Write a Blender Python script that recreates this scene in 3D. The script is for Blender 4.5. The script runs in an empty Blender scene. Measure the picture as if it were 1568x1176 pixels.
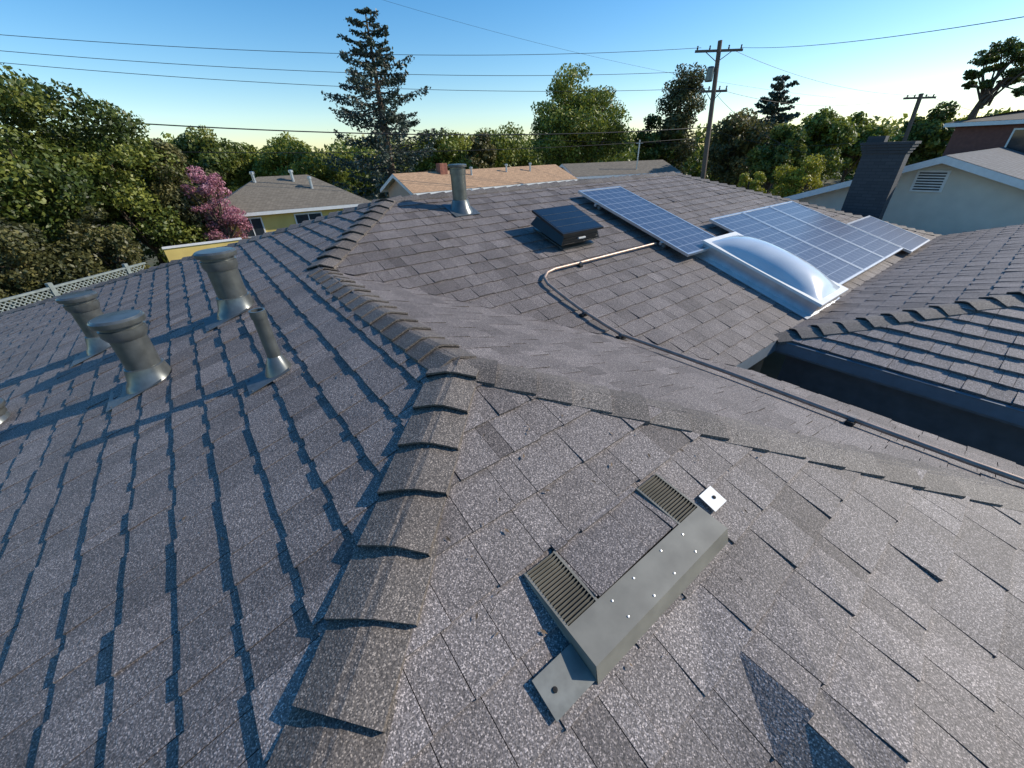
import bpy, numpy as np, math, random
from mathutils import Vector, Matrix
random.seed(7); rng=np.random.default_rng(7)
GZ=-5.0
S=0.3262
V=Vector
# ------------------------------------------------------------------ materials
def newmat(name):
    m=bpy.data.materials.new(name); m.use_nodes=True
    nt=m.node_tree; b=nt.nodes['Principled BSDF']; return m,nt,b
def N(nt,t,**k):
    n=nt.nodes.new(t)
    for a,v in k.items(): setattr(n,a,v)
    return n
def ramp(nt,stops):
    n=nt.nodes.new('ShaderNodeValToRGB'); e=n.color_ramp.elements
    while len(e)<len(stops): e.new(0.5)
    for i,(p,c) in enumerate(stops):
        e[i].position=p; e[i].color=(c[0],c[1],c[2],1)
    return n
def mat_plain(name,col,rough=0.6,metal=0.0,var=0.15,scale=8,bump=0.0,bscale=60):
    m,nt,b=newmat(name)
    tc=N(nt,'ShaderNodeTexCoord'); no=N(nt,'ShaderNodeTexNoise'); no.inputs['Scale'].default_value=scale; no.inputs['Detail'].default_value=4
    nt.links.new(tc.outputs['Object'],no.inputs['Vector'])
    lo=[c*(1-var) for c in col]; hi=[min(1,c*(1+var)) for c in col]
    rp=ramp(nt,[(0.3,lo),(0.7,hi)]); nt.links.new(no.outputs['Fac'],rp.inputs['Fac']); nt.links.new(rp.outputs['Color'],b.inputs['Base Color'])
    b.inputs['Roughness'].default_value=rough; b.inputs['Metallic'].default_value=metal
    if bump>0:
        n2=N(nt,'ShaderNodeTexNoise'); n2.inputs['Scale'].default_value=bscale; nt.links.new(tc.outputs['Object'],n2.inputs['Vector'])
        bp=N(nt,'ShaderNodeBump'); bp.inputs['Strength'].default_value=bump; bp.inputs['Distance'].default_value=0.01
        nt.links.new(n2.outputs['Fac'],bp.inputs['Height']); nt.links.new(bp.outputs['Normal'],b.inputs['Normal'])
    return m
def mat_shingle(name,dark,light):
    m,nt,b=newmat(name); L=nt.links.new
    tc=N(nt,'ShaderNodeTexCoord'); at_=N(nt,'ShaderNodeAttribute',attribute_name='tone')
    base=ramp(nt,[(0.0,dark),(0.5,[(a+c)/2 for a,c in zip(dark,light)]),(1.0,light)])
    n1=N(nt,'ShaderNodeTexNoise'); n1.inputs['Scale'].default_value=2.6; n1.inputs['Detail'].default_value=3; L(tc.outputs['Object'],n1.inputs['Vector'])
    mx=N(nt,'ShaderNodeMath',operation='MULTIPLY_ADD'); mx.inputs[1].default_value=0.7; L(n1.outputs['Fac'],mx.inputs[0])
    sb=N(nt,'ShaderNodeMath',operation='SUBTRACT'); sb.inputs[1].default_value=0.35; L(at_.outputs['Fac'],sb.inputs[0]); L(sb.outputs[0],mx.inputs[2])
    L(mx.outputs[0],base.inputs['Fac'])
    sn=N(nt,'ShaderNodeVectorMath',operation='SNAP'); sn.inputs[1].default_value=(.0036,.0036,.0036); L(tc.outputs['Object'],sn.inputs[0])
    wn=N(nt,'ShaderNodeTexWhiteNoise'); L(sn.outputs[0],wn.inputs['Vector'])
    gr=ramp(nt,[(0.0,(0.30,)*3),(0.5,(0.80,)*3),(0.82,(1.15,1.14,1.13)),(0.95,(2.6,2.57,2.5))]); L(wn.outputs['Value'],gr.inputs['Fac'])
    n3=N(nt,'ShaderNodeTexNoise'); n3.inputs['Scale'].default_value=110; n3.inputs['Detail'].default_value=1; L(tc.outputs['Object'],n3.inputs['Vector'])
    r3=ramp(nt,[(0.3,(0.70,)*3),(0.7,(1.30,)*3)]); L(n3.outputs['Fac'],r3.inputs['Fac'])
    m1=N(nt,'ShaderNodeMix',data_type='RGBA',blend_type='MULTIPLY'); m1.inputs[0].default_value=.9; L(base.outputs['Color'],m1.inputs[6]); L(gr.outputs['Color'],m1.inputs[7])
    m2=N(nt,'ShaderNodeMix',data_type='RGBA',blend_type='MULTIPLY'); m2.inputs[0].default_value=0.8; L(m1.outputs[2],m2.inputs[6]); L(r3.outputs['Color'],m2.inputs[7])
    L(m2.outputs[2],b.inputs['Base Color']); b.inputs['Roughness'].default_value=0.7
    bp=N(nt,'ShaderNodeBump'); bp.inputs['Strength'].default_value=0.5; bp.inputs['Distance'].default_value=0.005
    L(n3.outputs['Fac'],bp.inputs['Height']); L(bp.outputs['Normal'],b.inputs['Normal'])
    return m
def mat_leaf(name,c0,c1,c2,trans=0.3):
    m,nt,b=newmat(name); L=nt.links.new
    at_=N(nt,'ShaderNodeAttribute',attribute_name='tone')
    rp=ramp(nt,[(0.0,c0),(0.5,c1),(1.0,c2)]); L(at_.outputs['Fac'],rp.inputs['Fac'])
    L(rp.outputs['Color'],b.inputs['Base Color']); b.inputs['Roughness'].default_value=0.5
    t=N(nt,'ShaderNodeBsdfTranslucent'); L(rp.outputs['Color'],t.inputs['Color'])
    mx=N(nt,'ShaderNodeMixShader'); mx.inputs[0].default_value=trans
    L(b.outputs[0],mx.inputs[1]); L(t.outputs[0],mx.inputs[2]); L(mx.outputs[0],nt.nodes['Material Output'].inputs['Surface'])
    return m
SH=mat_shingle('roof_shingle',(0.092,0.077,0.071),(0.258,0.226,0.214))
CAPM=mat_shingle('cap_shingle',(0.078,0.065,0.056),(0.205,0.178,0.156))
UND=mat_plain('underlay_and_cap_shade',(0.015,0.014,0.013),0.9)
PIPE=mat_plain('painted_vent_metal',(0.145,0.155,0.150),0.30,0.6,0.2,14)
FLASH=mat_plain('flashing_metal',(0.12,0.14,0.155),0.5,0.4,0.18,20)
FLG=mat_plain('flange_metal',(0.17,0.175,0.16),0.6,0.15,0.22,20)
BLACKM=mat_plain('black_painted_metal',(0.018,0.019,0.021),0.35,0.3)
GREEN=mat_plain('gray_green_vent_metal',(0.20,0.19,0.158),0.5,0.05,0.18,9)
LOUV=mat_plain('louver_dark',(0.05,0.05,0.045),0.6,0.2)
WHITE=mat_plain('white_paint',(0.75,0.75,0.73),0.5,0,0.06)
ALU=mat_plain('aluminium',(0.6,0.61,0.62),0.35,0.8,0.08)
COPPER=mat_plain('conduit_metal',(0.38,0.28,0.22),0.42,0.4,0.2,12)
FASC=mat_plain('fascia_blue_gray',(0.14,0.17,0.20),0.5,0,0.1)
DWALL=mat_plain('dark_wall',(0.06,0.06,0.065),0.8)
SOFF=mat_plain('soffit_paint',(0.16,0.17,0.18),0.8)
STUC=mat_plain('cream_stucco',(0.68,0.63,0.54),0.9,0,0.06,3,0.5,90)
YEL=mat_plain('yellow_stucco',(0.66,0.50,0.16),0.9,0,0.08,2)
PINKW=mat_plain('tan_stucco',(0.55,0.42,0.32),0.9,0,0.08,2)
REDW=mat_plain('red_brown_siding',(0.17,0.07,0.055),0.8)
GLASSD=mat_plain('window_glass',(0.03,0.04,0.05),0.08)
WOOD=mat_plain('pole_wood',(0.15,0.11,0.085),0.9,0,0.3,20)
BARK=mat_plain('bark',(0.10,0.075,0.055),0.95,0,0.35,15)
WIRE=mat_plain('wire_black',(0.02,0.02,0.02),0.6)
FENCE=mat_plain('fence_wood',(0.20,0.235,0.225),0.85,0,0.2,10)
FANTOP=mat_plain('fan_solar_glass',(0.012,0.015,0.022),0.15,0,0.2,6)
DEB=mat_plain('dry_leaf_bits',(0.12,0.08,0.045),0.8,0,0.5,40)
def mat_far_roof(name,c):
    m,nt,b=newmat(name); L=nt.links.new
    tc=N(nt,'ShaderNodeTexCoord'); br=N(nt,'ShaderNodeTexBrick'); br.inputs['Scale'].default_value=3.2
    br.inputs['Color1'].default_value=(*[x*0.8 for x in c],1); br.inputs['Color2'].default_value=(*[x*1.2 for x in c],1); br.inputs['Mortar'].default_value=(*[x*0.5 for x in c],1)
    br.inputs['Mortar Size'].default_value=0.02
    L(tc.outputs['UV'],br.inputs['Vector']); L(br.outputs['Color'],b.inputs['Base Color']); b.inputs['Roughness'].default_value=0.9
    return m
ROOFG=mat_far_roof('brown_gray_shingle',(0.19,0.165,0.13)); ROOFT=mat_far_roof('tan_shingle',(0.46,0.29,0.17)); ROOFB=mat_far_roof('gray_shingle',(0.12,0.12,0.125))
def mat_brick(name):
    m,nt,b=newmat(name); L=nt.links.new
    tc=N(nt,'ShaderNodeTexCoord')
    br=N(nt,'ShaderNodeTexBrick'); br.inputs['Scale'].default_value=1.0; br.inputs['Brick Width'].default_value=.22; br.inputs['Row Height'].default_value=.075
    br.inputs['Mortar Size'].default_value=.006
    br.inputs['Color1'].default_value=(.045,.05,.058,1); br.inputs['Color2'].default_value=(.06,.066,.075,1); br.inputs['Mortar'].default_value=(.035,.038,.042,1)
    L(tc.outputs['UV'],br.inputs['Vector']); L(br.outputs['Color'],b.inputs['Base Color'])
    b.inputs['Roughness'].default_value=0.8
    return m
BRICKD=mat_brick('painted_brick')
def mat_solar():
    m,nt,b=newmat('solar_cells'); L=nt.links.new
    tc=N(nt,'ShaderNodeTexCoord'); sx=N(nt,'ShaderNodeSeparateXYZ'); L(tc.outputs['UV'],sx.inputs[0])
    def line(out,k,w):
        a=N(nt,'ShaderNodeMath',operation='MULTIPLY'); a.inputs[1].default_value=k; L(out,a.inputs[0])
        fr=N(nt,'ShaderNodeMath',operation='FRACT'); L(a.outputs[0],fr.inputs[0])
        s_=N(nt,'ShaderNodeMath',operation='SUBTRACT'); s_.inputs[1].default_value=.5; L(fr.outputs[0],s_.inputs[0])
        ab=N(nt,'ShaderNodeMath',operation='ABSOLUTE'); L(s_.outputs[0],ab.inputs[0])
        g=N(nt,'ShaderNodeMath',operation='GREATER_THAN'); g.inputs[1].default_value=.5-w; L(ab.outputs[0],g.inputs[0]); return g.outputs[0]
    a=line(sx.outputs[0],1,.02); c=line(sx.outputs[1],1,.02); d=line(sx.outputs[0],3,.02)
    mxx=N(nt,'ShaderNodeMath',operation='MAXIMUM'); L(a,mxx.inputs[0]); L(c,mxx.inputs[1])
    h=N(nt,'ShaderNodeMath',operation='MULTIPLY'); h.inputs[1].default_value=.35; L(d,h.inputs[0])
    m2=N(nt,'ShaderNodeMath',operation='MAXIMUM'); L(mxx.outputs[0],m2.inputs[0]); L(h.outputs[0],m2.inputs[1])
    vo=N(nt,'ShaderNodeTexVoronoi'); vo.inputs['Scale'].default_value=14; L(tc.outputs['UV'],vo.inputs['Vector'])
    rp=ramp(nt,[(0,(.03,.042,.08)),(1,(.065,.085,.14))]); sp=N(nt,'ShaderNodeSeparateColor'); L(vo.outputs['Color'],sp.inputs[0]); L(sp.outputs[0],rp.inputs['Fac'])  # cell blues lightened to stand in for pale sky reflection
    mc=N(nt,'ShaderNodeMix',data_type='RGBA'); L(m2.outputs[0],mc.inputs[0]); L(rp.outputs['Color'],mc.inputs[6]); mc.inputs[7].default_value=(.38,.41,.46,1)
    L(mc.outputs[2],b.inputs['Base Color']); b.inputs['Roughness'].default_value=.33; b.inputs['Specular IOR Level'].default_value=1.0
    return m
SOL=mat_solar()
# ------------------------------------------------------------------ mesh helpers
def empty(name,loc=(0,0,0)):
    e=bpy.data.objects.new(name,None); bpy.context.scene.collection.objects.link(e); e.location=loc; e.empty_display_size=.2; return e
class MB:
    def __init__(s): s.v=[];s.f=[];s.m=[];s.t=[];s.uv=[]
    def face(s,pts,mi=0,tone=.5,uv=None):
        i=len(s.v); s.v+= [tuple(p) for p in pts]; s.f.append(tuple(range(i,i+len(pts)))); s.m.append(mi); s.t.append(tone); s.uv.append(uv)
    def box(s,c,sz,ax=None,mi=0,tone=.5):
        c=Vector(c); A=ax or (Vector((1,0,0)),Vector((0,1,0)),Vector((0,0,1)))
        h=[A[i]*sz[i]/2 for i in range(3)]
        P=[c+h[0]*a+h[1]*b_+h[2]*d for d in(-1,1) for b_ in(-1,1) for a in(-1,1)]
        for q in((0,2,3,1),(4,5,7,6),(0,1,5,4),(1,3,7,5),(3,2,6,7),(2,0,4,6)):
            pp=[P[k] for k in q]
            w=(pp[1]-pp[0]).length; hh=(pp[2]-pp[1]).length
            s.face(pp,mi,tone,[(0,0),(w,0),(w,hh),(0,hh)])
    def lathe(s,c,prof,ax=Vector((0,0,1)),seg=32,mi=0):
        ax=ax.normalized(); t=ax.orthogonal().normalized(); w=ax.cross(t); c=Vector(c); base=len(s.v)
        for (rr,z) in prof:
            for k in range(seg):
                a=2*math.pi*k/seg; s.v.append(tuple(c+ax*z+(t*math.cos(a)+w*math.sin(a))*rr))
        for i in range(len(prof)-1):
            for k in range(seg):
                k2=(k+1)%seg
                s.f.append((base+i*seg+k,base+i*seg+k2,base+(i+1)*seg+k2,base+(i+1)*seg+k)); s.m.append(mi); s.t.append(.5); s.uv.append(None)
    def build(s,name,mats,parent=None,smooth=False,bevel=0):
        me=bpy.data.meshes.new(name); me.from_pydata(s.v,[],s.f)
        for m in mats: me.materials.append(m)
        me.polygons.foreach_set('material_index',s.m)
        a=me.attributes.new('tone','FLOAT','FACE'); a.data.foreach_set('value',s.t)
        uvl=me.uv_layers.new(name='UVMap')
        li=0
        for fi,fc in enumerate(s.f):
            q=s.uv[fi]
            if q:
                for k in range(len(fc)): uvl.data[li+k].uv=q[k]
            li+=len(fc)
        me.update()
        if smooth: me.polygons.foreach_set('use_smooth',[True]*len(me.polygons))
        o=bpy.data.objects.new(name,me); bpy.context.scene.collection.objects.link(o)
        if parent: o.parent=parent; o.location=-Vector(parent.location)
        if bevel:
            b=o.modifiers.new('bev','BEVEL'); b.width=bevel; b.segments=2; b.limit_method='ANGLE'
        if smooth:
            es=o.modifiers.new('es','EDGE_SPLIT'); es.split_angle=math.radians(40)
        return o
def tube(mb,pts,rad,seg=8,mi=0,rads=None):
    pts=[Vector(p) for p in pts]; base=len(mb.v)
    for i,p in enumerate(pts):
        d=(pts[min(i+1,len(pts)-1)]-pts[max(i-1,0)]).normalized()
        t=d.cross(Vector((0,0,1))); 
        if t.length<1e-3: t=Vector((1,0,0))
        t.normalize(); w=d.cross(t); R=rads[i] if rads else rad
        for k in range(seg):
            a=2*math.pi*k/seg; mb.v.append(tuple(p+(t*math.cos(a)+w*math.sin(a))*R))
    for i in range(len(pts)-1):
        for k in range(seg):
            k2=(k+1)%seg; mb.f.append((base+i*seg+k,base+i*seg+k2,base+(i+1)*seg+k2,base+(i+1)*seg+k)); mb.m.append(mi); mb.t.append(.5); mb.uv.append(None)
    mb.f.append(tuple(base+k for k in range(seg))[::-1]); mb.m.append(mi); mb.t.append(.5); mb.uv.append(None)
    mb.f.append(tuple(base+(len(pts)-1)*seg+k for k in range(seg))); mb.m.append(mi); mb.t.append(.5); mb.uv.append(None)
# ------------------------------------------------------------------ shingle faces
def clip(poly,conv):
    out=poly
    n=len(conv)
    for i in range(n):
        a=conv[i]; b=conv[(i+1)%n]; inp=out; out=[]
        if not inp: return []
        def side(p): return (b[0]-a[0])*(p[1]-a[1])-(b[1]-a[1])*(p[0]-a[0])
        for j in range(len(inp)):
            p=inp[j]; q=inp[(j+1)%len(inp)]; sp=side(p); sq=side(q)
            if sp>=0: out.append(p)
            if (sp>=0)!=(sq>=0):
                t=sp/(sp-sq); out.append((p[0]+(q[0]-p[0])*t,p[1]+(q[1]-p[1])*t))
    return out
def ccw(c):
    A=sum(c[i][0]*c[(i+1)%len(c)][1]-c[(i+1)%len(c)][0]*c[i][1] for i in range(len(c)))
    return c if A>0 else c[::-1]
EXP=.215
def shingle_face(name,parent,O,al,up,polys3,mat,e=EXP,thin=.007,thick=.013,lift=0.0,bias=0.0,sd=.11,jit=.006,hump=None,g=.0018):
    O=Vector(O); al=Vector(al).normalized(); up=Vector(up).normalized(); n=al.cross(up); 
    if n.z<0: n=-n
    polys=[ccw([((Vector(p)-O).dot(al),(Vector(p)-O).dot(up)) for p in P]) for P in polys3]
    mb=MB()
    A=[p[0] for P in polys for p in P]; B=[p[1] for P in polys for p in P]
    a0,a1,b0,b1=min(A),max(A),min(B),max(B)
    nb=int(math.ceil((b1-b0)/e))
    for i in range(nb):
        y0=b0+i*e; y1=y0+e+.01
        x=a0-random.random()*.3; th=random.random()<.5
        while x<a1:
            w=random.choice([.09,.13,.17,.21,.25,.16,.3]) if th else random.choice([.08,.12,.16,.2,.14])
            t=thick+random.uniform(-.002,.003) if th else thin+random.uniform(-.001,.002)
            t+=lift
            if random.random()<.03: t+=random.uniform(.004,.012)
            tone=min(1,max(0,random.gauss(.55 if th else .47,sd)+bias)); jy=random.uniform(-.003,.003)+(0 if th else jit)
            sk=random.uniform(-.003,.003)
            q=[(x+g,y0+jy+sk),(x+w-g,y0+jy-sk),(x+w-g,y1),(x+g,y1)]
            curl=random.uniform(0,.004)
            for P in polys:
                c=clip(q,P)
                if len(c)<3: continue
                def hz(p):
                    k=(p[1]-y0)/(y1-y0); k=min(1,max(0,k)); return t*(1-k)+.0005+(curl*(1-k)**3)
                top=[O+al*p[0]+up*p[1]+n*hz(p) for p in c]
                bot=[O+al*p[0]+up*p[1]-n*.004 for p in c]
                if hump:
                    top=[p+n*hump(p) for p in top]; bot=[p+n*max(0,hump(p)-.012) for p in bot]
                mb.face(top,0,tone)
                for k in range(len(c)):
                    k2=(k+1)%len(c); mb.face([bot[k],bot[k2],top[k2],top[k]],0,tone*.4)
            x+=w; th=not th
    for P in polys: mb.face([O+al*p[0]+up*p[1]-n*.003 for p in P],1)
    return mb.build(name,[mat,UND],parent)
def cap_line(name,parent,P0,P1,d1,d2,e=.215,w=.14,hb=.04,ht=.004,bias=0,eb=.022,ov=1.2):
    P0=Vector(P0);P1=Vector(P1); L=(P1-P0).length; D=(P1-P0)/L; d1=Vector(d1).normalized(); d2=Vector(d2).normalized()
    nrm=-(d1+d2)
    if nrm.length<.05: nrm=Vector((0,0,1))
    nrm=(nrm-D*nrm.dot(D)).normalized()
    if nrm.z<0: nrm=-nrm
    mb=MB(); n=int(L/e)+1
    TS=(-1,-.8,-.55,-.3,-.14,-.05,.05,.14,.3,.55,.8,1)
    def hts(tp,e0): return [e0+tp*(1-abs(t)**1.0)-.008*math.exp(-(abs(t)/.10)**2) for t in TS]
    for i in range(n):
        s0=i*e+random.uniform(-.010,.010); s1=s0+e*ov
        if s0>L: break
        s1=min(s1,L+.02)
        wj=w*(1+random.uniform(-.06,.06)); tone=min(1,max(0,random.gauss(.5,.15)+bias)); sk=random.uniform(-.013,.013)
        h0=hb+random.uniform(-.003,.004); e0=eb+random.uniform(-.004,.007); e1=eb+random.uniform(-.004,.007)
        rows=[]
        for k in(0,.5,1):
            tp=h0*(1-k)+ht*k; H=[h+((e1-e0)*(1-k)*(t>0)) for t,h in zip(TS,hts(tp,e0*(1-k)+.006*k))]
            rows.append([P0+D*(s0+(s1-s0)*k)+(d1 if t<0 else d2)*(abs(t)*wj)+D*sk*t*(1-k)+nrm*h for t,h in zip(TS,H)])
            if k==0: H0=H
        A,M_,B=rows; m=len(TS)
        A2=[p-nrm*(h+.001) for p,h in zip(A,H0)]
        i0=len(mb.v); mb.v+=[tuple(p) for p in A+M_+B]
        for j in range(2):
            for k in range(m-1):
                mb.f.append((i0+j*m+k,i0+j*m+k+1,i0+(j+1)*m+k+1,i0+(j+1)*m+k)); mb.m.append(0); mb.t.append(tone); mb.uv.append(None)
        ed=[p-nrm*min(.012,h) for p,h in zip(A,H0)]
        for k in range(m-1):
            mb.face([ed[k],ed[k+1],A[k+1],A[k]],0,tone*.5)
            mb.face([A2[k]+D*.02,A2[k+1]+D*.02,ed[k+1]+D*.001,ed[k]+D*.001],1,.2)  # near-black face closes the cap's hollow, its shade put into the colour
        for k in (0,m-1):
            hi=[A[k],M_[k],B[k]]; lo=[A[k]-nrm*(H0[k]+.002),M_[k]-nrm*(H0[k]*.5+.005),B[k]-nrm*.008]
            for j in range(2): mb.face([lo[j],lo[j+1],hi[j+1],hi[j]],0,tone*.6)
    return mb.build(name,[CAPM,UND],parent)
A=V((.91,1.726,-1)); B=V((.91,4.548,-1)); C=V((2.328,5.966,-.537)); D=V((9.517,5.966,-.537))
def LZ(x): return -1+S*(x-.91)
def VZ(x): return -1-S*(x-.91)
def RZ(y): return -1-S*(1.726-y)
def MZ(y): return -.537-S*(5.966-y)
house=empty('shingle_roof_house')
XL=-3.6
kL=2.328-XL; FL=V((XL,5.966+kL,LZ(XL)))
kn=.91-XL; NL=V((XL,1.726-kn,LZ(XL)))
polyL1=[NL,A,B,V((XL,4.548,LZ(XL)))]
polyL2=[V((XL,4.548,LZ(XL))),B,C,FL]
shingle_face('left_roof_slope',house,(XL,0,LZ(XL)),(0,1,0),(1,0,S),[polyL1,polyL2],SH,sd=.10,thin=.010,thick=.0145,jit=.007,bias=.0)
XV=4.15
RH=V((XV,1.726-(XV-.91),RZ(1.726-(XV-.91)))); VB=V((XV,4.548-(XV-.91),VZ(XV)))
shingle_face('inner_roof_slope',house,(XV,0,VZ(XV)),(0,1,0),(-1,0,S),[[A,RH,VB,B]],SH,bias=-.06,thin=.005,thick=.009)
YR=NL.y
def hump(p):
    # hump in the shingles, shaped to give a dark wedge of shade: steep on the left, feathering out to the right, growing towards the eave
    t=.16-p.y
    if t<=0: return 0.0
    hg=.15*min(1,t*1.9)**.85; cx=.95+.12*t; dx=p.x-cx
    if dx<0:
        return hg*max(0,1+dx/.17)
    return hg*max(0,1-dx/.9)**1.2
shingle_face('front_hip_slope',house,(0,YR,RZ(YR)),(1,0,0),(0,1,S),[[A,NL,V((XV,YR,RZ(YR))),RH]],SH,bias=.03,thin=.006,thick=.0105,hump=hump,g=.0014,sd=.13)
YM=1.42; XE=9.517+(5.966-YM)
E=V((XE,YM,MZ(YM))); VM=V((.91+(4.548-YM),YM,MZ(YM)))
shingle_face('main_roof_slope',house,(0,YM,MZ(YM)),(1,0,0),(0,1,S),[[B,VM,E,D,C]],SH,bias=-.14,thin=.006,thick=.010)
mb=MB()
zf=MZ(5.966-6)
mb.face([C,D,V((9.517+6,5.966+6,zf)),V((2.328-kL,5.966+kL,LZ(XL)))],0,.5)
mb.face([D,E,V((9.517+6,5.966+6,zf))],0,.5)
mb.build('rear_roof_slope',[SH],house)
def inplane(hipdir,planen,toward):
    d=V(hipdir).cross(V(planen)).normalized()
    return d if d.dot(V(toward))>0 else -d
nL=V((-S,0,1)).normalized(); nV=V((S,0,1)).normalized(); nR=V((0,-S,1)).normalized(); nM=V((0,-S,1)).normalized(); nF=V((0,S,1)).normalized(); nG=V((S,0,1)).normalized()
hd=(A-NL).normalized(); pst=A-hd*6.0
cap_line('near_hip_caps',house,pst,A,inplane(hd,nL,(-1,0,0)),inplane(hd,nR,(1,0,0)),e=.235,w=.150,hb=.004,eb=.040,ov=1.3)
hd=(A-RH).normalized(); cap_line('right_hip_caps',house,RH-hd*.05,A,inplane(hd,nR,(0,-1,0)),inplane(hd,nV,(0,1,0)),e=.215,w=.13,hb=.006,eb=.022)
cap_line('ridge_caps',house,A,B,(-1,0,-S),(1,0,-S),e=.19,w=.150,hb=.004,eb=.028,ov=1.4)
hd=(C-B).normalized(); cap_line('hip_caps_b',house,B,C,inplane(hd,nL,(-1,0,0)),inplane(hd,nM,(1,0,0)),e=.22,w=.150,hb=.012,eb=.032,ov=1.4)
hd=(C-FL).normalized(); cap_line('far_hip_caps',house,FL,C,inplane(hd,nL,(-1,0,0)),inplane(hd,nF,(1,0,0)),e=.24,w=.15,hb=.03,ov=1.4)
cap_line('main_ridge_caps',house,D,C,(0,1,-S),(0,-1,-S),e=.24,w=.15,hb=.02,eb=.022,ov=1.4)
hd=(D-E).normalized(); cap_line('east_hip_caps',house,E,D,inplane(hd,nM,(-1,0,0)),inplane(hd,nG,(1,0,0)),e=.22,w=.14,hb=.03)
# right wing
WX=5.15; WY=1.5; WZ=-2.03
K0=V((WX,WY,WZ)); K1=V((WX+3,WY-3,WZ+3*S))
shingle_face('wing_slope_west',house,(WX,0,WZ),(0,1,0),(1,0,S),[[K0,V((WX,-4.6,WZ)),V((WX+3,-4.6+3,WZ+3*S)),K1]],SH,thick=.022,thin=.014,bias=.4)  # tone bias paints this slope brighter, for its shiny sunlit look
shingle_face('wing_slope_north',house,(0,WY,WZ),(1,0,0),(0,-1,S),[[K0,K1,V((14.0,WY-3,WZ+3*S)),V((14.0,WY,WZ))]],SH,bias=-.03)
hd=(K1-K0).normalized(); nN1=V((-S,0,1)).normalized(); nN2=V((0,S,1)).normalized()
cap_line('wing_hip_caps',house,K0,K1,inplane(hd,nN1,(-1,0,0)),inplane(hd,nN2,(1,0,0)),e=.24,w=.155,hb=.02,eb=.03,ov=1.4)
cap_line('wing_ridge_caps',house,V((14,WY-3,WZ+3*S)),K1,(0,1,-S),(0,-1,-S),e=.22)
mb=MB()
mb.face([K1,V((WX+3,-4.6+3,WZ+3*S)),V((14,-1.6,WZ+3*S)),V((14.0,WY-3,WZ+3*S))],0)
mb.build('wing_back',[SH],house)
mb=MB()
mb.box((WX-.02,-1.6,WZ-.075),(.03,6.3,.13),mi=0)
mb.box((WX+.0,-1.6,WZ-.008),(.10,6.3,.006),mi=0)
mb.box((WX+.45,-1.6,-3.5),(.1,6.0,2.8),mi=2)
mb.box((WX+.22,-1.6,WZ-.16),(.46,6.2,.02),mi=2)
for k in range(10): mb.box((WX+.2,1.2-k*.6,WZ-.13),(.40,.05,.05),mi=2)
mb.box((XV+.0,-.4,VZ(XV)-.06),(.03,4.0,.10),mi=0)
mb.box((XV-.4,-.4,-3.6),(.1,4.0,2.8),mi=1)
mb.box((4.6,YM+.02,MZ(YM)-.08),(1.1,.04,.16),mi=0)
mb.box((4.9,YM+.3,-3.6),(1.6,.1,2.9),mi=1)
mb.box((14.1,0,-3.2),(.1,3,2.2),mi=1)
mb.build('fascia_and_walls',[FASC,DWALL,SOFF],house)
mb=MB(); 
mb.box((-1.2,4.6,-3.75),(4.2,12,2.3),mi=0); mb.box((8,8,-3.8),(10,6,2.2),mi=0)
mb.build('house_walls',[PINKW],house)
# ------------------------------------------------------------------ vent pipes
def vent_pipe(name,base,top,rad,flare,capr,caph,plate=None,nrm=nL,dn=(-1,0,-S)):
    e=empty(name,base); b=V(base); h=top-base[2]
    ax=V((0,0,1))
    mb=MB(); mb.lathe(b,[(rad,-.1),(rad,h-caph*.9)],ax)
    mb.build('pipe',[PIPE],e,smooth=True)
    mb=MB(); mb.lathe(b,[(flare*1.25,-flare*.30),(flare*1.12,.01),(flare,.035),(rad*1.12,.10+rad*.4),(rad*1.04,.105+rad*.4),(rad*1.0,.105+rad*.4)],ax)
    mb.build('storm_collar',[PIPE],e,smooth=True)
    if capr:
        mb=MB(); z=h-caph
        mb.lathe(b,[(rad*1.0,z-.02),(rad*1.08,z-.02),(capr*.88,z+caph*.1),(capr*.88,z+caph*.40),(capr*.80,z+caph*.43),(capr*.80,z+caph*.60),(capr,z+caph*.62),(capr*1.02,z+caph*.70),(capr*1.02,z+caph*.86),(capr*.97,z+caph*.92),(capr*.93,z+caph*.92),(capr*.90,z+caph*.96),(capr*.4,z+caph*.99),(0.001,z+caph*1.0)],ax)
        mb.build('rain_cap',[PIPE],e,smooth=True)
    else:
        mb=MB(); mb.lathe(b,[(rad*1.0,h-.05),(rad*1.12,h-.05),(rad*1.12,h),(rad*.85,h),(rad*.8,h-.1),(0.001,h-.1)],ax); mb.build('lip',[PIPE],e,smooth=True)
    mb=MB(); dn=V(dn).normalized(); al=nrm.cross(dn).normalized()
    pw,pl,off=plate
    mb.box(b+dn*off+nrm*.019,(pl,pw,.004),(dn,al,nrm))
    for sgn in(-1,1): mb.lathe(b+dn*(off+pl*.42)+al*pw*.4*sgn+nrm*.021,[(.008,0),(.008,.004),(.001,.006)],nrm,8)
    mb.build('base_flashing',[FLASH],e)
    return e
def LB(x,y): return (x,y,LZ(x))
vent_pipe('roof_vent_pipe',LB(-.68,3.98),-.96,.113,.15,.160,.15,plate=(.36,.40,.12))
vent_pipe('roof_vent_pipe',LB(.08,4.58),-.69,.125,.16,.165,.15,plate=(.4,.40,.12))
vent_pipe('roof_vent_pipe',LB(-1.16,5.70),-1.10,.11,.15,.15,.14,plate=(.36,.40,.12))
vent_pipe('plumbing_vent_pipe',LB(.14,2.84),-.81,.042,.08,0,.0,plate=(.22,.28,.08))
vent_pipe('roof_vent_pipe',LB(-2.0,5.02),-1.74,.10,.15,.165,.12,plate=(.36,.40,.12))
vent_pipe('roof_vent_pipe',(3.22,5.40,MZ(5.40)),-.12,.105,.15,.13,.11,plate=(.42,.42,.0),nrm=nM,dn=(0,-1,-S))
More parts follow.
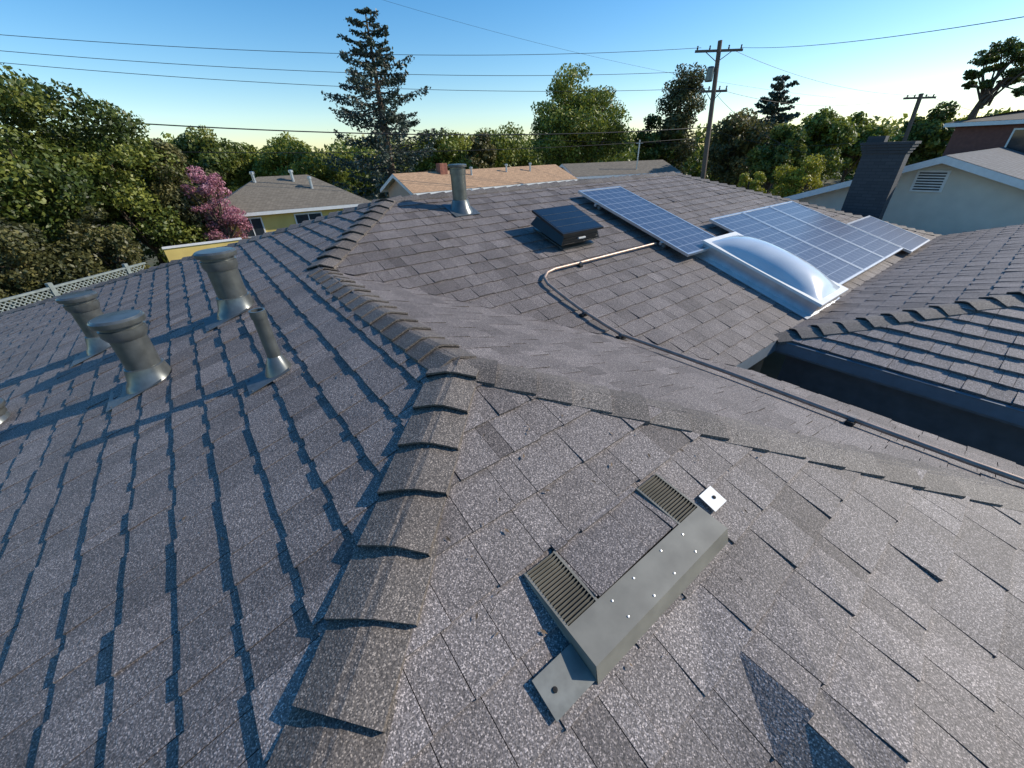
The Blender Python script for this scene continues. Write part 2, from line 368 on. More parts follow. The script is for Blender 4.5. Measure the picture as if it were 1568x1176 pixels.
# ------------------------------------------------------------------ attic fan
exm=V((1,0,0)); eym=V((0,1,S)).normalized()
AXM=(exm,eym,nM)
def MP(x,y,h): return V((x,y,MZ(y)))+nM*h
fan=empty('solar_attic_fan',MP(4.2,4.3,0))
mb=MB()
c=MP(4.22,4.25,0)
mb.box(c+nM*.03,(.62,.66,.02),AXM,0); mb.box(c+nM*.08,(.46,.46,.1),AXM,0)
mb.build('curb_flashing',[PIPE],fan)
mb=MB(); 
def frust(mb,c,b,t,h0,h1,AX,mi=0):
    P=[c+AX[0]*a*b[0]/2+AX[1]*d*b[1]/2+AX[2]*h0 for a,d in((-1,-1),(1,-1),(1,1),(-1,1))]
    Q=[c+AX[0]*(a*t[0]/2)+AX[1]*(d*t[1]/2)+AX[2]*h1 for a,d in((-1,-1),(1,-1),(1,1),(-1,1))]
    for k in range(4): mb.face([P[k],P[(k+1)%4],Q[(k+1)%4],Q[k]],mi)
    mb.face(Q,mi); mb.face(P[::-1],mi)
frust(mb,c,(.76,.68),(.66,.6),.10,.22,AXM)
mb.box(c-eym*.330+nM*.16,(.13,.03,.025),AXM,1)
for k in range(3): mb.box(c-eym*(.352-.012*k)+nM*(.115+.035*k),(.72-.025*k,.012,.008),AXM)
mb.build('hood',[BLACKM,WHITE],fan,bevel=.005)
mb=MB(); pc=c+nM*.27; tilt=(exm,V((0,1,S+.06)).normalized(),V((0,-(S+.06),1)).normalized())
mb.box(pc,(.80,.68,.03),tilt,0)
hx,hy=.375,.315
mb.face([pc+exm*a*hx+tilt[1]*b_*hy+tilt[2]*.0165 for a,b_ in((-1,-1),(1,-1),(1,1),(-1,1))],1,.5)
for k in range(1,4): mb.box(pc-tilt[1]*hy+tilt[1]*2*hy*k/4+tilt[2]*.0175,(2*hx,.004,.002),tilt,2)
mb.build('solar_cell_top',[BLACKM,FANTOP,PIPE],fan)
# ------------------------------------------------------------------ solar panels
def panel(name,x0,x1,y0,y1,h,nx,ny):
    c=MP((x0+x1)/2,(y0+y1)/2,h); e=empty(name,c); W=x1-x0; Hh=(y1-y0)*math.sqrt(1+S*S)
    mb=MB()
    for sx in(-1,1): mb.box(c+exm*sx*(W/2-.015),(.03,Hh,.04),AXM)
    for sy in(-1,1): mb.box(c+eym*sy*(Hh/2-.015),(W-.06,.03,.04),AXM)
    mb.build('frame',[ALU],e)
    mb=MB(); mb.box(c,(W-.06,Hh-.06,.02),AXM,1)
    hx,hy=W/2-.03,Hh/2-.03
    mb.face([c+exm*a*hx+eym*b_*hy+nM*.013 for a,b_ in((-1,-1),(1,-1),(1,1),(-1,1))],0,.5,[(-.04,-.04),(nx+.04,-.04),(nx+.04,ny+.04),(-.04,ny+.04)])
    mb.build('cells',[SOL,WHITE],e)
    mb=MB()
    for k in(.2,.8):
        mb.box(c+eym*Hh*(k-.5)-nM*.04,(W+.06,.04,.04),AXM)
        for a in(-.4,.4): mb.box(c+eym*Hh*(k-.5)+exm*W*a-nM*(h/2+.03),(.05,.05,h-.06),AXM)
    mb.build('rails',[ALU],e)
panel('solar_panel',5.57,6.70,3.06,5.32,.12,6,12)
for i in range(3): panel('solar_panel',7.34+i*1.19,8.51+i*1.19,1.56,3.76,.12,6,11)
panel('solar_panel',10.93,12.5,1.42,2.62,.12,10,6)
# ------------------------------------------------------------------ skylight
sk=empty('dome_skylight',MP(6.62,2.3,0)); c=MP(6.60,2.30,0); W,H_=.96,1.80
mb=MB(); mb.box(c+nM*.016,(W+.3,H_+.26,.012),AXM)
for sx in(-1,1): mb.box(c+exm*sx*(W/2-.02)+nM*.10,(.04,H_,.17),AXM)
for sy in(-1,1): mb.box(c+eym*sy*(H_/2-.02)+nM*.10,(W-.08,.04,.17),AXM)
mb.build('curb',[ALU],sk)
mb=MB()
for sx in(-1,1): mb.box(c+exm*sx*(W/2-.02)+nM*.20,(.09,H_+.05,.035),AXM)
for sy in(-1,1): mb.box(c+eym*sy*(H_/2-.02)+nM*.20,(W-.13,.09,.035),AXM)
mb.build('dome_frame',[WHITE],sk,bevel=.005)
md,nt,b=newmat('acrylic_dome'); b.inputs['Roughness'].default_value=.22; b.inputs['Coat Weight'].default_value=.6
n_=N(nt,'ShaderNodeTexNoise'); n_.inputs['Scale'].default_value=2; rp=ramp(nt,[(0.3,(.50,.55,.60)),(.7,(.66,.70,.73))]); tc=N(nt,'ShaderNodeTexCoord'); nt.links.new(tc.outputs['Object'],n_.inputs['Vector']); nt.links.new(n_.outputs['Fac'],rp.inputs['Fac']); nt.links.new(rp.outputs['Color'],b.inputs['Base Color'])
mb=MB(); nx,ny=16,26
for j in range(ny+1):
    for i in range(nx+1):
        a=i/nx*2-1; d=j/ny*2-1
        h=.215+.20*((1-abs(a)**2.4)*(1-abs(d)**2.6))**.8
        mb.v.append(tuple(c+exm*a*(W/2-.05)+eym*d*(H_/2-.05)+nM*h))
for j in range(ny):
    for i in range(nx):
        q=j*(nx+1)+i; mb.f.append((q,q+1,q+nx+2,q+nx+1)); mb.m.append(0); mb.t.append(.5); mb.uv.append(None)
mb.build('dome',[md],sk,smooth=True)
# ------------------------------------------------------------------ conduit
con=empty('roof_conduit',(3.2,2,-1.6))
pts=[MP(5.55,3.58,.05),MP(4.7,3.575,.05),MP(3.79,3.57,.05),MP(3.4,3.57,.05),MP(3.25,3.54,.05),MP(3.13,3.46,.05),MP(3.08,3.34,.05),MP(3.08,3.1,.05),MP(3.09,2.85,.05),MP(3.13,2.5,.06)]
def VP_(x,y,h): return V((x,y,VZ(x)))+nV*h
pts+=[VP_(3.17,2.28,.055),VP_(3.22,1.8,.055),VP_(3.27,1.2,.055),VP_(3.29,.3,.05),VP_(3.31,-.3,.05),VP_(3.33,-.62,.055)]
pts+=[V((3.36,-.85,RZ(-.85)+.09)),V((3.40,-1.2,RZ(-1.2)+.06)),V((3.45,-2.4,RZ(-2.4)+.05))]
mb=MB(); tube(mb,pts,.019,10); mb.build('pipe_run',[COPPER],con,smooth=True)
mb=MB()
for p,nn,dr in ((MP(3.85,3.575,.02),nM,exm),(VP_(3.17,2.28,.02),nV,V((0,1,0))),(VP_(3.285,.3,.02),nV,V((0,1,0))),(MP(3.10,2.75,.02),nM,V((0,1,0)))):
    sd=nn.cross(dr).normalized(); mb.box(p,(.05,.12,.03),(dr,sd,nn)); mb.box(p+nn*.032,(.035,.06,.03),(dr,sd,nn),1)
mb.build('clamps',[UND,FLASH],con)
# ------------------------------------------------------------------ louvered vent on hip slope
eyr=V((0,1,S)).normalized(); AXR=(exm,eyr,nR)
def RP(x,y,h): return V((x,y,RZ(y)))+nR*h
lv=empty('louvered_roof_vent',RP(.93,.5,0))
x0,x1,y0,y1=.53,1.345,.34,.655; aw=.155; pw=.125; hH,hL=.078,.02
def hh(y): return hL+(hH-hL)*(y1-y)/(y1-y0)
mb=MB()
ysp=y0+pw
mb.face([RP(x0,y0,hh(y0)),RP(x1,y0,hh(y0)),RP(x1,ysp,hh(ysp)),RP(x0,ysp,hh(ysp))],0)
mb.face([RP(x0-.005,y0-.04,.012),RP(x1+.005,y0-.04,.012),RP(x1,y0,hh(y0)),RP(x0,y0,hh(y0))],0)
for xx,sg in((x0,-1),(x1,1)):
    mb.face([RP(xx+sg*.005,y0-.035,.012),RP(xx,y0,hh(y0)),RP(xx,y1,hh(y1)),RP(xx+sg*.005,y1,.012)],0)
for k in range(8):
    xx=x0+.2+(x1-x0-.4)*(k//2)/3+random.uniform(-.02,.02); yy=y0+.025+(k%2)*.07+random.uniform(-.008,.008)
    mb.lathe(RP(xx,yy,hh(yy)),[(.0045,0),(.004,.002),(.0005,.0025)],nR,8,mi=1)
mb.build('top_plate_and_skirt',[GREEN,ALU],lv)
mb=MB()
for xa,xb in((x0,x0+aw),(x1-aw,x1)):
    ya,yb=ysp,y1+.02
    mb.face([RP(xa,ya,hh(ya)-.014),RP(xb,ya,hh(ya)-.014),RP(xb,yb,hh(yb)-.014),RP(xa,yb,hh(yb)-.014)],1)
    for xx in(xa,xb-.010): mb.face([RP(xx,ya,hh(ya)),RP(xx+.010,ya,hh(ya)),RP(xx+.010,yb,hh(yb)),RP(xx,yb,hh(yb))],0)
    nfin=17
    for k in range(nfin):
        y=ya+(yb-ya)*(k+.1)/nfin; dy=(yb-ya)/nfin*.62
        mb.face([RP(xa+.01,y,hh(y)-.012),RP(xb-.01,y,hh(y)-.012),RP(xb-.01,y+dy,hh(y)+.004),RP(xa+.01,y+dy,hh(y)+.004)],0)
        mb.face([RP(xa+.01,y+dy,hh(y)+.004),RP(xb-.01,y+dy,hh(y)+.004),RP(xb-.01,y+dy,hh(y)-.012),RP(xa+.01,y+dy,hh(y)-.012)],1)
    for xx in (xa,xb):
        mb.face([RP(xx,ya,0),RP(xx,ya,hh(ya)),RP(xx,yb,hh(yb)),RP(xx,yb,0)],0)
mb.build('louvers',[GREEN,LOUV],lv)
shingle_face('vent_infill_shingles',lv,RP(x0+aw,ysp,hh(ysp)-.014),(1,0,0),(RP(0,1,0)-RP(0,0,0)).normalized()-nR*.17,[[RP(x0+aw+.002,ysp,hh(ysp)-.014),RP(x1-aw-.002,ysp,hh(ysp)-.014),RP(x1-aw-.002,ysp+.36,hh(ysp)-.014-.061),RP(x0+aw+.002,ysp+.36,hh(ysp)-.014-.061)]],SH,bias=.05)
mb=MB()
mb.box(RP(1.47,.45,.022),(.10,.09,.003),AXR,1); mb.box(RP(.44,.37,.022),(.17,.12,.003),AXR,0)
for p in((1.48,.45),(.40,.37)): mb.lathe(RP(p[0],p[1],.024),[(.009,0),(.008,.004),(.001,.005)],nR,10,mi=2)
mb.build('flange_tabs',[FLG,WHITE,UND],lv)
# wind-blown bits
mb=MB()
for k in range(170):
    if random.random()<.6: x,y=random.uniform(.3,3.2),random.uniform(.18,1.3); P0=RP(x,y,.016) if y<1.726-abs(x-.91) else None; nn=nR
    else: x,y=random.uniform(-1.5,.6),random.uniform(1.6,5); P0=V((x,y,LZ(x)))+nL*.016; nn=nL
    if P0 is None: continue
    t=nn.orthogonal().normalized(); w=nn.cross(t); a=random.random()*6.28; d=t*math.cos(a)+w*math.sin(a); e2=nn.cross(d); l=random.uniform(.006,.016); b2=l*random.uniform(.12,.4)
    mb.face([P0-d*l,P0-e2*b2+nn*.003,P0+d*l+nn*.002,P0+e2*b2],0)
mb.build('roof_debris',[DEB])
# ------------------------------------------------------------------ trees
def leaves_mesh(name,P,Nn,size,tone,mat,parent):
    n=len(P); a=rng.normal(size=(n,3)); a-= (a*Nn).sum(1,keepdims=True)*Nn; a/=np.linalg.norm(a,axis=1,keepdims=True)+1e-9
    b=np.cross(Nn,a); s_=size*(.6+.8*rng.random((n,1)))
    v=np.empty((n,4,3)); v[:,0]=P-a*s_; v[:,1]=P-b*s_*.55; v[:,2]=P+a*s_; v[:,3]=P+b*s_*.55
    v=v.reshape(-1,3)
    me=bpy.data.meshes.new(name); me.vertices.add(4*n); me.vertices.foreach_set('co',v.ravel())
    me.loops.add(4*n); me.loops.foreach_set('vertex_index',np.arange(4*n,dtype=np.int32)); me.polygons.add(n)
    me.polygons.foreach_set('loop_start',np.arange(0,4*n,4,dtype=np.int32)); me.polygons.foreach_set('loop_total',np.full(n,4,dtype=np.int32))
    me.materials.append(mat); at_=me.attributes.new('tone','FLOAT','FACE'); at_.data.foreach_set('value',np.clip(tone,0,1).astype(np.float32))
    me.update(calc_edges=True); me.validate()
    o=bpy.data.objects.new(name,me); bpy.context.scene.collection.objects.link(o); o.parent=parent; o.location=-Vector(parent.location); return o
def randdir(n):
    d=rng.normal(size=(n,3)); return d/np.linalg.norm(d,axis=1,keepdims=True)
def broad(name,x,y,ztop,zbot,rad,mat,nclump=60,nleaf=14000,size=.09,clr=.26,tb=0.0):
    e=empty(name,(x,y,GZ)); H=ztop-zbot; cz=(ztop+zbot)/2
    d=randdir(nclump); rr=rng.random((nclump,1))**.42*.88
    cc=d*rr*np.array([rad,rad,H/2])+np.array([x,y,cz])
    cr=rad*clr*(.45+.95*rng.random(nclump))
    ct=rng.normal(.5+tb,.13,nclump)
    idx=rng.choice(nclump,nleaf,p=cr**2/np.sum(cr**2))
    dd=randdir(nleaf); q=(.45+.7*rng.random((nleaf,1))**.6)
    P=cc[idx]+dd*q*cr[idx][:,None]*np.array([1,1,.75])
    Nn=dd+.9*rng.normal(size=(nleaf,3)); Nn/=np.linalg.norm(Nn,axis=1,keepdims=True)
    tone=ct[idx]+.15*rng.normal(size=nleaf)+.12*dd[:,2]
    leaves_mesh('crown',P,Nn,size,tone,mat,e)
    mb=MB(); zt=cz+H*.2; tr=max(.1,rad*.06)
    tube(mb,[(x,y,GZ-.1),(x+.05,y,GZ+(zt-GZ)*.4),(x-.04,y+.04,zt)],.1,10,rads=[tr*1.4,tr,tr*.4])
    for k in range(min(26,nclump)):
        t=rng.random()*.5+.35; s0=V((x,y,GZ+(zt-GZ)*t)); c1=V(cc[k]); m=(s0+c1)/2+V((0,0,-.1*rad)); tube(mb,[s0,m,c1],.1,6,rads=[tr*.45,tr*.3,tr*.08])
    mb.build('trunk_and_limbs',[BARK],e)
    return e
LG1=mat_leaf('leaf_dark',(.022,.038,.010),(.080,.118,.020),(.28,.29,.05))  # yellow end of the leaf ramps paints in golden highlights
LG2=mat_leaf('leaf_bright',(.05,.075,.012),(.16,.20,.028),(.38,.38,.06))
LG3=mat_leaf('leaf_olive',(.03,.04,.015),(.105,.105,.033),(.28,.24,.08))
LPK=mat_leaf('blossom_pink',(.10,.07,.04),(.42,.16,.22),(.70,.40,.46))
LCN=mat_leaf('conifer_needles',(.02,.034,.024),(.06,.085,.062),(.14,.17,.13),.15)
LYL=mat_leaf('leaf_yellow',(.12,.14,.015),(.30,.30,.03),(.5,.45,.05))
broad('broadleaf_tree',-4.3,21.6,4.6,-4.6,3.2,LG1,nclump=150,nleaf=56000,size=.072,clr=.20)
broad('broadleaf_tree',-1.55,22.2,2.3,-4.4,2.3,LG1,nclump=90,nleaf=30000,size=.068,clr=.22,tb=.04)
broad('broadleaf_tree',.1,22.6,1.1,-4.3,1.6,LG3,nclump=60,nleaf=20000,size=.06)
broad('broadleaf_tree',-4.9,18.2,-.1,-4.2,1.5,LG3,nclump=50,nleaf=14000,size=.06,tb=-.12)
broad('broadleaf_tree',-2.7,19.2,-1.0,-4.6,1.3,LG3,nclump=45,nleaf=12000,size=.06,tb=-.1)
broad('pink_blossom_tree',.95,21.3,.1,-3.6,1.1,LPK,nclump=60,nleaf=8500,size=.04,clr=.2)
broad('oak_tree',2.48,44.93,2.27,-2.6,2.9,LG1,nclump=45,nleaf=12000,size=.14)
broad('oak_tree',5.94,45.61,1.36,-2.6,2.7,LG2,nclump=45,nleaf=9000,size=.14)
broad('oak_tree',8.98,41.03,1.64,-3,3.6,LG2,nclump=50,nleaf=14000,size=.13)
broad('broadleaf_tree',19.05,35.17,1.75,-2.7,3.0,LG2,nclump=45,nleaf=10000,size=.13)
broad('broadleaf_tree',24.2,37.5,2.3,-2.8,2.6,LG3,nclump=45,nleaf=8000,size=.13,clr=.2)
broad('broadleaf_tree',29.61,40.29,2.02,-3.0,4.5,LG2,nclump=50,nleaf=11000,size=.16)
broad('broadleaf_tree',28.8,27.76,5.8,-2.2,4.6,LG2,nclump=120,nleaf=34000,size=.11,clr=.20)
broad('cypress_tree',35.52,22.42,6.3,-3,1.5,LG3,nclump=50,nleaf=13000,size=.11,clr=.5,tb=-.1)
broad('cypress_tree',34.78,23.55,2.86,-3,2.1,LG1,nclump=45,nleaf=9000,size=.13)
broad('broadleaf_tree',34.21,16.55,1.91,-2.77,2.6,LG3,nclump=50,nleaf=12000,size=.12)
broad('broadleaf_tree',34.03,11.75,2.09,-2.78,2.4,LG2,nclump=55,nleaf=13000,size=.12,tb=-.1)
broad('broadleaf_tree',48.3,12.94,2.19,-2.73,2.2,LG2,nclump=50,nleaf=9000,size=.15)
broad('broadleaf_tree',45.32,7.86,2.11,-2.2,1.9,LG1,nclump=50,nleaf=9000,size=.14)
broad('flowering_shrub',22.02,9.54,-1.1,-2.6,.7,LYL,nclump=25,nleaf=4000,size=.05)
broad('flowering_shrub',24.64,8.31,-.59,-2.6,1.25,LYL,nclump=35,nleaf=6000,size=.055)
broad('broadleaf_tree',27.91,11.0,1.08,-2.34,1.4,LG1,nclump=40,nleaf=9000,size=.10)
def conifer(name,x,y,ztop,rad,mat,zlow,nw=26,size=.14,droop=.1,dens=1.0):
    e=empty(name,(x,y,GZ)); H=ztop-zlow; P=[];T=[]
    mb=MB(); tube(mb,[(x,y,GZ-.1),(x,y,(GZ+ztop)/2),(x,y,ztop)],.1,8,rads=[rad*.08,rad*.05,.03])
    for i in range(nw):
        t=(i+.3)/nw; z=ztop-H*t; R=rad*(.10+.95*t**.6)*(.75+.4*rng.random())
        nb=6 if t>.15 else 4; ph=rng.random()*6.28
        for k in range(nb):
            a=ph+6.283*k/nb+rng.normal()*.3; L=R*(.45+.55*rng.random()); dz=L*(-droop+.4*rng.random())
            tip=np.array([x+math.cos(a)*L,y+math.sin(a)*L,z+dz]); s0=np.array([x,y,z+rng.normal()*.1]); mid=(s0+tip)/2+np.array([0,0,-.10*L])
            tube(mb,[s0,mid,tip],.02,4,rads=[.05,.03,.01])
            m=int((50+130*L/rad)*dens)
            q=rng.random(m)**.6*.9+.1; bp=s0+(tip-s0)*q[:,None]+np.array([0,0,-1.])*(.4*L*q*(1-q))[:,None]
            w=.09*L*(1.15-q)+.07
            off=rng.normal(size=(m,3))*w[:,None]*np.array([1,1,.3]); off[:,2]-=.11*L*rng.random(m)**2
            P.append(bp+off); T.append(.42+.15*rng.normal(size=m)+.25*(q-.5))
    P=np.concatenate(P);T=np.concatenate(T); Nn=randdir(len(P)); Nn[:,2]=np.abs(Nn[:,2])+.2; Nn/=np.linalg.norm(Nn,axis=1,keepdims=True)
    leaves_mesh('needles',P,Nn,size,T,mat,e); mb.build('trunk_and_branches',[BARK],e)
conifer('conifer_tree',14.2,34.2,8.7,5.5,LCN,-3.0,nw=21,size=.12,dens=1.15)
conifer('conifer_tree',41.4,17.5,4.6,3.8,LCN,-3,nw=16,size=.15)
e=empty('pine_tree',(27.8,3.37,GZ)); mb=MB(); P=[];TT=[]
tube(mb,[(27.8,3.37,GZ),(27.78,3.55,-2),(27.76,3.69,.83),(27.6,3.55,1.95),(27.75,3.3,2.6)],.1,8,rads=[.22,.18,.13,.08,.04])
for q in ((27.27,3.71,2.98,.42),(27.47,3.28,2.77,.45),(28.11,4.20,2.80,.42),(27.89,3.69,2.50,.36),(27.71,3.01,2.26,.42),(26.64,4.02,2.18,.32),(27.19,3.61,1.79,.25),(28.62,3.20,1.92,.3),(27.91,3.03,2.57,.42),(27.80,2.45,2.09,.55),(28.35,4.31,1.92,.22),(26.97,2.53,1.46,.25),(27.6,2.0,2.7,.5),(27.6,4.0,2.65,.3)):
    c_=np.array(q[:3]); cr=q[3]; tube(mb,[np.array([27.76,3.55,1.15])+rng.normal(size=3)*.1,(c_+np.array([27.7,3.5,1.75]))/2+rng.normal(size=3)*.15,c_],.03,5,rads=[.05,.035,.015])
    for s_ in range(9):
        c2=c_+randdir(1)[0]*cr*.75*np.array([1,1,.6]); tube(mb,[c_,c2],.012,4)
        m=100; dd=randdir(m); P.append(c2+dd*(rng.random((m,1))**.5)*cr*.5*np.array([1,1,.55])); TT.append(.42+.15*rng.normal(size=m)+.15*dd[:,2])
P=np.concatenate(P); leaves_mesh('crown',P,randdir(len(P)),.05,np.concatenate(TT),LG1,e); mb.build('trunk_and_limbs',[BARK],e)
e=empty('distant_trees',(30,60,GZ)); P=[];TT=[]
for k in range(150):
    ang=math.radians(53.05+ (60-120*k/149)+rng.normal()*1.0); d=62+rng.random()*25; hgt=rng.uniform(.2,3.0); c_=np.array([math.cos(ang)*d,math.sin(ang)*d,hgt-3.5]); R=rng.uniform(2.0,4)
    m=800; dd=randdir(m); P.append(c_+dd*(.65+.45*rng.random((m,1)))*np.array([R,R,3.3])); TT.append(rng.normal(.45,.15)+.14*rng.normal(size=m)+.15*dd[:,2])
P=np.concatenate(P); leaves_mesh('foliage',P,randdir(len(P)),.28,np.concatenate(TT),LG2,e)
# ------------------------------------------------------------------ neighbouring buildings
def hous(name,cx,cy,L,W,rot,ze,zr,wall,roof,hip=False,oh=.35,wins=()):
    e=empty(name,(cx,cy,GZ)); R=Matrix.Rotation(math.radians(rot),3,'Z')
    def T(x,y,z): return R@V((x,y,0))+V((cx,cy,z))
    ax=(R@V((1,0,0)),R@V((0,1,0)),V((0,0,1)))
    mb=MB(); mb.box(T(0,0,(GZ+ze)/2),(L,W,ze-GZ),ax)
    sl=(zr-ze)/(W/2+oh)
    if not hip:
        for s_ in(-1,1): mb.face([T(s_*L/2,-W/2,ze),T(s_*L/2,W/2,ze),T(s_*L/2,0,zr-sl*oh-.0)],0)
    mb.build('walls',[wall],e)
    mb=MB(); a=L/2+oh; b=W/2+oh; hh_=b if hip else 0
    def q(P): 
        w=(P[1]-P[0]).length; h=(P[-1]-P[0]).length
        uv=[(0,0),(w,0),(w,h),(0,h)] if len(P)==4 else [(0,0),(w,0),(w/2,h)]
        mb.face(P,0,.5,uv)
    q([T(-a,-b,ze),T(a,-b,ze),T(a-hh_,0,zr),T(-a+hh_,0,zr)]); q([T(a,b,ze),T(-a,b,ze),T(-a+hh_,0,zr),T(a-hh_,0,zr)])
    if hip:
        q([T(-a,b,ze),T(-a,-b,ze),T(-a+hh_,0,zr)]); q([T(a,-b,ze),T(a,b,ze),T(a-hh_,0,zr)])
        mb.box(T(0,0,ze-.08),(2*a,2*b,.14),ax,1)
    else:
        for sx in(-1,1):
            for sy in(-1,1):
                p=[T(sx*a,sy*b,ze),T(sx*a,0,zr)]; dn=V((0,0,-.18)); ix=-ax[0]*sx*.03
                P=[p[0]+dn,p[1]+dn,p[1]-V((0,0,.01)),p[0]-V((0,0,.01))]
                mb.face(P,1); mb.face([v+ix for v in P],1); mb.face([P[0],P[1],P[1]+ix,P[0]+ix],1)
        for sy in(-1,1): mb.box(T(0,sy*(b-.01),ze-.09),(2*a-.07,.03,.15),ax,1)
        mb.face([T(-a+.04,-b,ze-.02),T(a-.04,-b,ze-.02),T(a-.04,0,zr-.02),T(-a+.04,0,zr-.02)],1); mb.face([T(-a+.04,b,ze-.02),T(a-.04,b,ze-.02),T(a-.04,0,zr-.02),T(-a+.04,0,zr-.02)],1)
    mb.build('roof',[roof,WHITE],e)
    if wins:
        mb=MB()
        for (sx,sy,off,z,ww,wh) in wins:
            if sy: c_=T(off,sy*(W/2+.02),z); A_=(ax[0],ax[1],ax[2]); mb.box(c_,(ww+.12,.05,wh+.12),A_,1); mb.box(c_+A_[1]*sy*.025,(ww,.03,wh),A_,0); mb.box(c_+A_[1]*sy*.042,(.04,.02,wh),A_,1)
            else: c_=T(sx*(L/2+.02),off,z); A_=(ax[1],ax[0],ax[2]); mb.box(c_,(ww+.12,.05,wh+.12),A_,1); mb.box(c_+A_[1]*sx*.025,(ww,.03,wh),A_,0); mb.box(c_+A_[1]*sx*.042,(.04,.02,wh),A_,1)
        mb.build('windows',[GLASSD,WHITE],e)
    return e
h=hous('yellow_house',4.3,23.8,6.4,4.2,-8,-1.95,-.68,YEL,ROOFG,hip=True,wins=((0,-1,-1.9,-2.6,.8,.7),(0,-1,.5,-2.6,1.1,.7),(0,-1,2.2,-2.6,.7,.6)))
mb=MB(); 
for p in ((3.0,23.6,-.7),(4.6,23.3,-.7),(5.2,22.6,-1.0)): mb.lathe(p,[(.07,-.4),(.07,.15),(.11,.15),(.11,.25),(.001,.27)],V((0,0,1)),10)
mb.build('vents',[ALU],h)
e=empty('yellow_garden_wall',(-.2,18.6,GZ)); mb=MB(); mb.box((.1,18.9,-3.80),(2.4,.15,2.4),mi=0); mb.box((.1,18.9,-2.58),(2.45,.22,.05),mi=1); mb.build('wall',[YEL,WHITE],e)
h=hous('tan_roof_house',15.0,22.0,11.0,3.6,0,-1.62,-.80,PINKW,ROOFT,wins=((0,-1,-3,-2.6,1.2,.9),(0,-1,2,-2.6,1.2,.9)))
mb=MB(); mb.box((12.0,21.8,-.8),(.45,.45,.75)); mb.build('chimney',[mat_plain('red_brick',(.3,.12,.08),.9,0,.2,12)],h)
mb=MB()
for p in ((13.6,21.3,-.95),(16.2,21.4,-.9),(18.0,21.3,-.9)): mb.lathe(p,[(.06,-.2),(.06,.2),(.10,.2),(.1,.28),(.001,.3)],V((0,0,1)),10)
mb.build('vents',[ALU],h)
hous('gray_roof_house',27,22.0,8,4.0,-20,-1.6,-.85,STUC,ROOFG)
h=hous('stucco_gable_house',21.5,2.25,10.4,6.4,0,-1.60,-.38,STUC,ROOFB,oh=.4)
mb=MB()
wx=21.5-5.2-.01; cy=2.38; cz=-1.0
mb.box((wx-.01,cy,cz),(.04,.66,.52),mi=0)
for k in range(7): mb.box((wx-.04,cy,cz-.2+k*.066),(.03,.54,.02),(V((.8,0,-.6)),V((0,1,0)),V((.6,0,.8))),mi=1)
mb.build('gable_vent',[WHITE,DWALL],h)
h=hous('red_brown_house',30.5,0.5,6,7.0,0,.55,1.25,REDW,ROOFG,hip=True,wins=((-1,0,1.0,-.2,1.4,.8),))
ch=empty('brick_chimney',(14.7,3.25,-2.5)); mb=MB()
mb.box((14.72,3.22,-1.45),(.42,.88,2.7))
for k in range(4): mb.box((14.72,3.22,-.26+k*.062),(.42+.05*(k+1),.88+.05*(k+1),.058))
mb.box((14.72,3.5,.02),(.3,.36,.14))
mb.build('stack',[BRICKD],ch)
fe=empty('lattice_fence',(-3.2,15.5,GZ)); mb=MB()
a=V((-4.9,13.9,0)); b=V((-1.6,17.1,0)); d=(b-a).normalized(); L=(b-a).length; n_=V((-d.y,d.x,0)); zt=-2.68
for k in range(int(L/.15)): mb.box(a+d*(k*.15+.07)+V((0,0,(GZ+zt-.35)/2)),(.14,.02,zt-.35-GZ),(d,n_,V((0,0,1))),tone=.5)
mb.box(a+d*L/2+V((0,0,zt-.02)),(L,.07,.05),(d,n_,V((0,0,1)))); mb.box(a+d*L/2+V((0,0,zt-.36)),(L,.06,.05),(d,n_,V((0,0,1))))
k=0.0
while k<L-.3:
    for s_ in(-1,1):
        dd=(d+V((0,0,s_))).normalized(); mb.box(a+d*(k+.15)+V((0,0,zt-.19))+n_*.008*s_,(.44,.012,.025),(dd,n_,dd.cross(n_)))
    k+=.11
for k in range(0,int(L)+1,2): mb.box(a+d*k+V((0,0,(GZ+zt)/2+.05)),(.1,.1,zt-GZ+.1),(d,n_,V((0,0,1))))
mb.build('boards',[FENCE],fe)
# ------------------------------------------------------------------ poles & wires
UZ=V((0,0,1))
cd=V((.789,-.614,0)).normalized(); cn=V((-cd.y,cd.x,0))
e=empty('utility_pole',(26.47,14.13,GZ)); mb=MB()
p1=V((26.10,14.79,4.90)); dv=V((.27,-.48,-7.2))
tube(mb,[V((26.47,14.13,GZ)),p1],.14,12,rads=[.16,.11])
def onp(t): return p1+dv*t
for t,l in ((.06,2.6),(.31,1.5)):
    mb.box(onp(t),(l,.09,.11),(cd,cn,UZ))
    for q in(-.46,-.2,.2,.46): mb.lathe(onp(t)+cd*l*q+V((0,0,.05)),[(.03,0),(.05,.06),(.03,.12),(.05,.16),(.001,.2)],UZ,8,mi=1)
    for sg in(-1,1): tube(mb,[onp(t)+cd*l*.3*sg,onp(t)+V((0,0,-.5))],.02,5)
mb.lathe(onp(.20)-cd*.34-V((0,0,.35)),[(.001,0),(.17,0),(.19,.05),(.19,.6),(.14,.68),(.001,.7)],UZ,16,mi=1)
mb.build('pole_and_crossarms',[WOOD,PIPE],e)
q1=V((43.11,8.81,2.7))
e=empty('utility_pole',(43.17,8.42,GZ)); mb=MB(); tube(mb,[V((43.17,8.42,GZ)),q1],.13,10)
mb.box(q1+V((0,0,-.25)),(2.2,.1,.12),(cd,cn,UZ))
for q in(-.9,-.4,.4,.9): mb.lathe(q1+cd*q+V((0,0,-.19)),[(.04,0),(.05,.1),(.001,.16)],UZ,8)
mb.build('pole_and_crossarm',[WOOD],e)
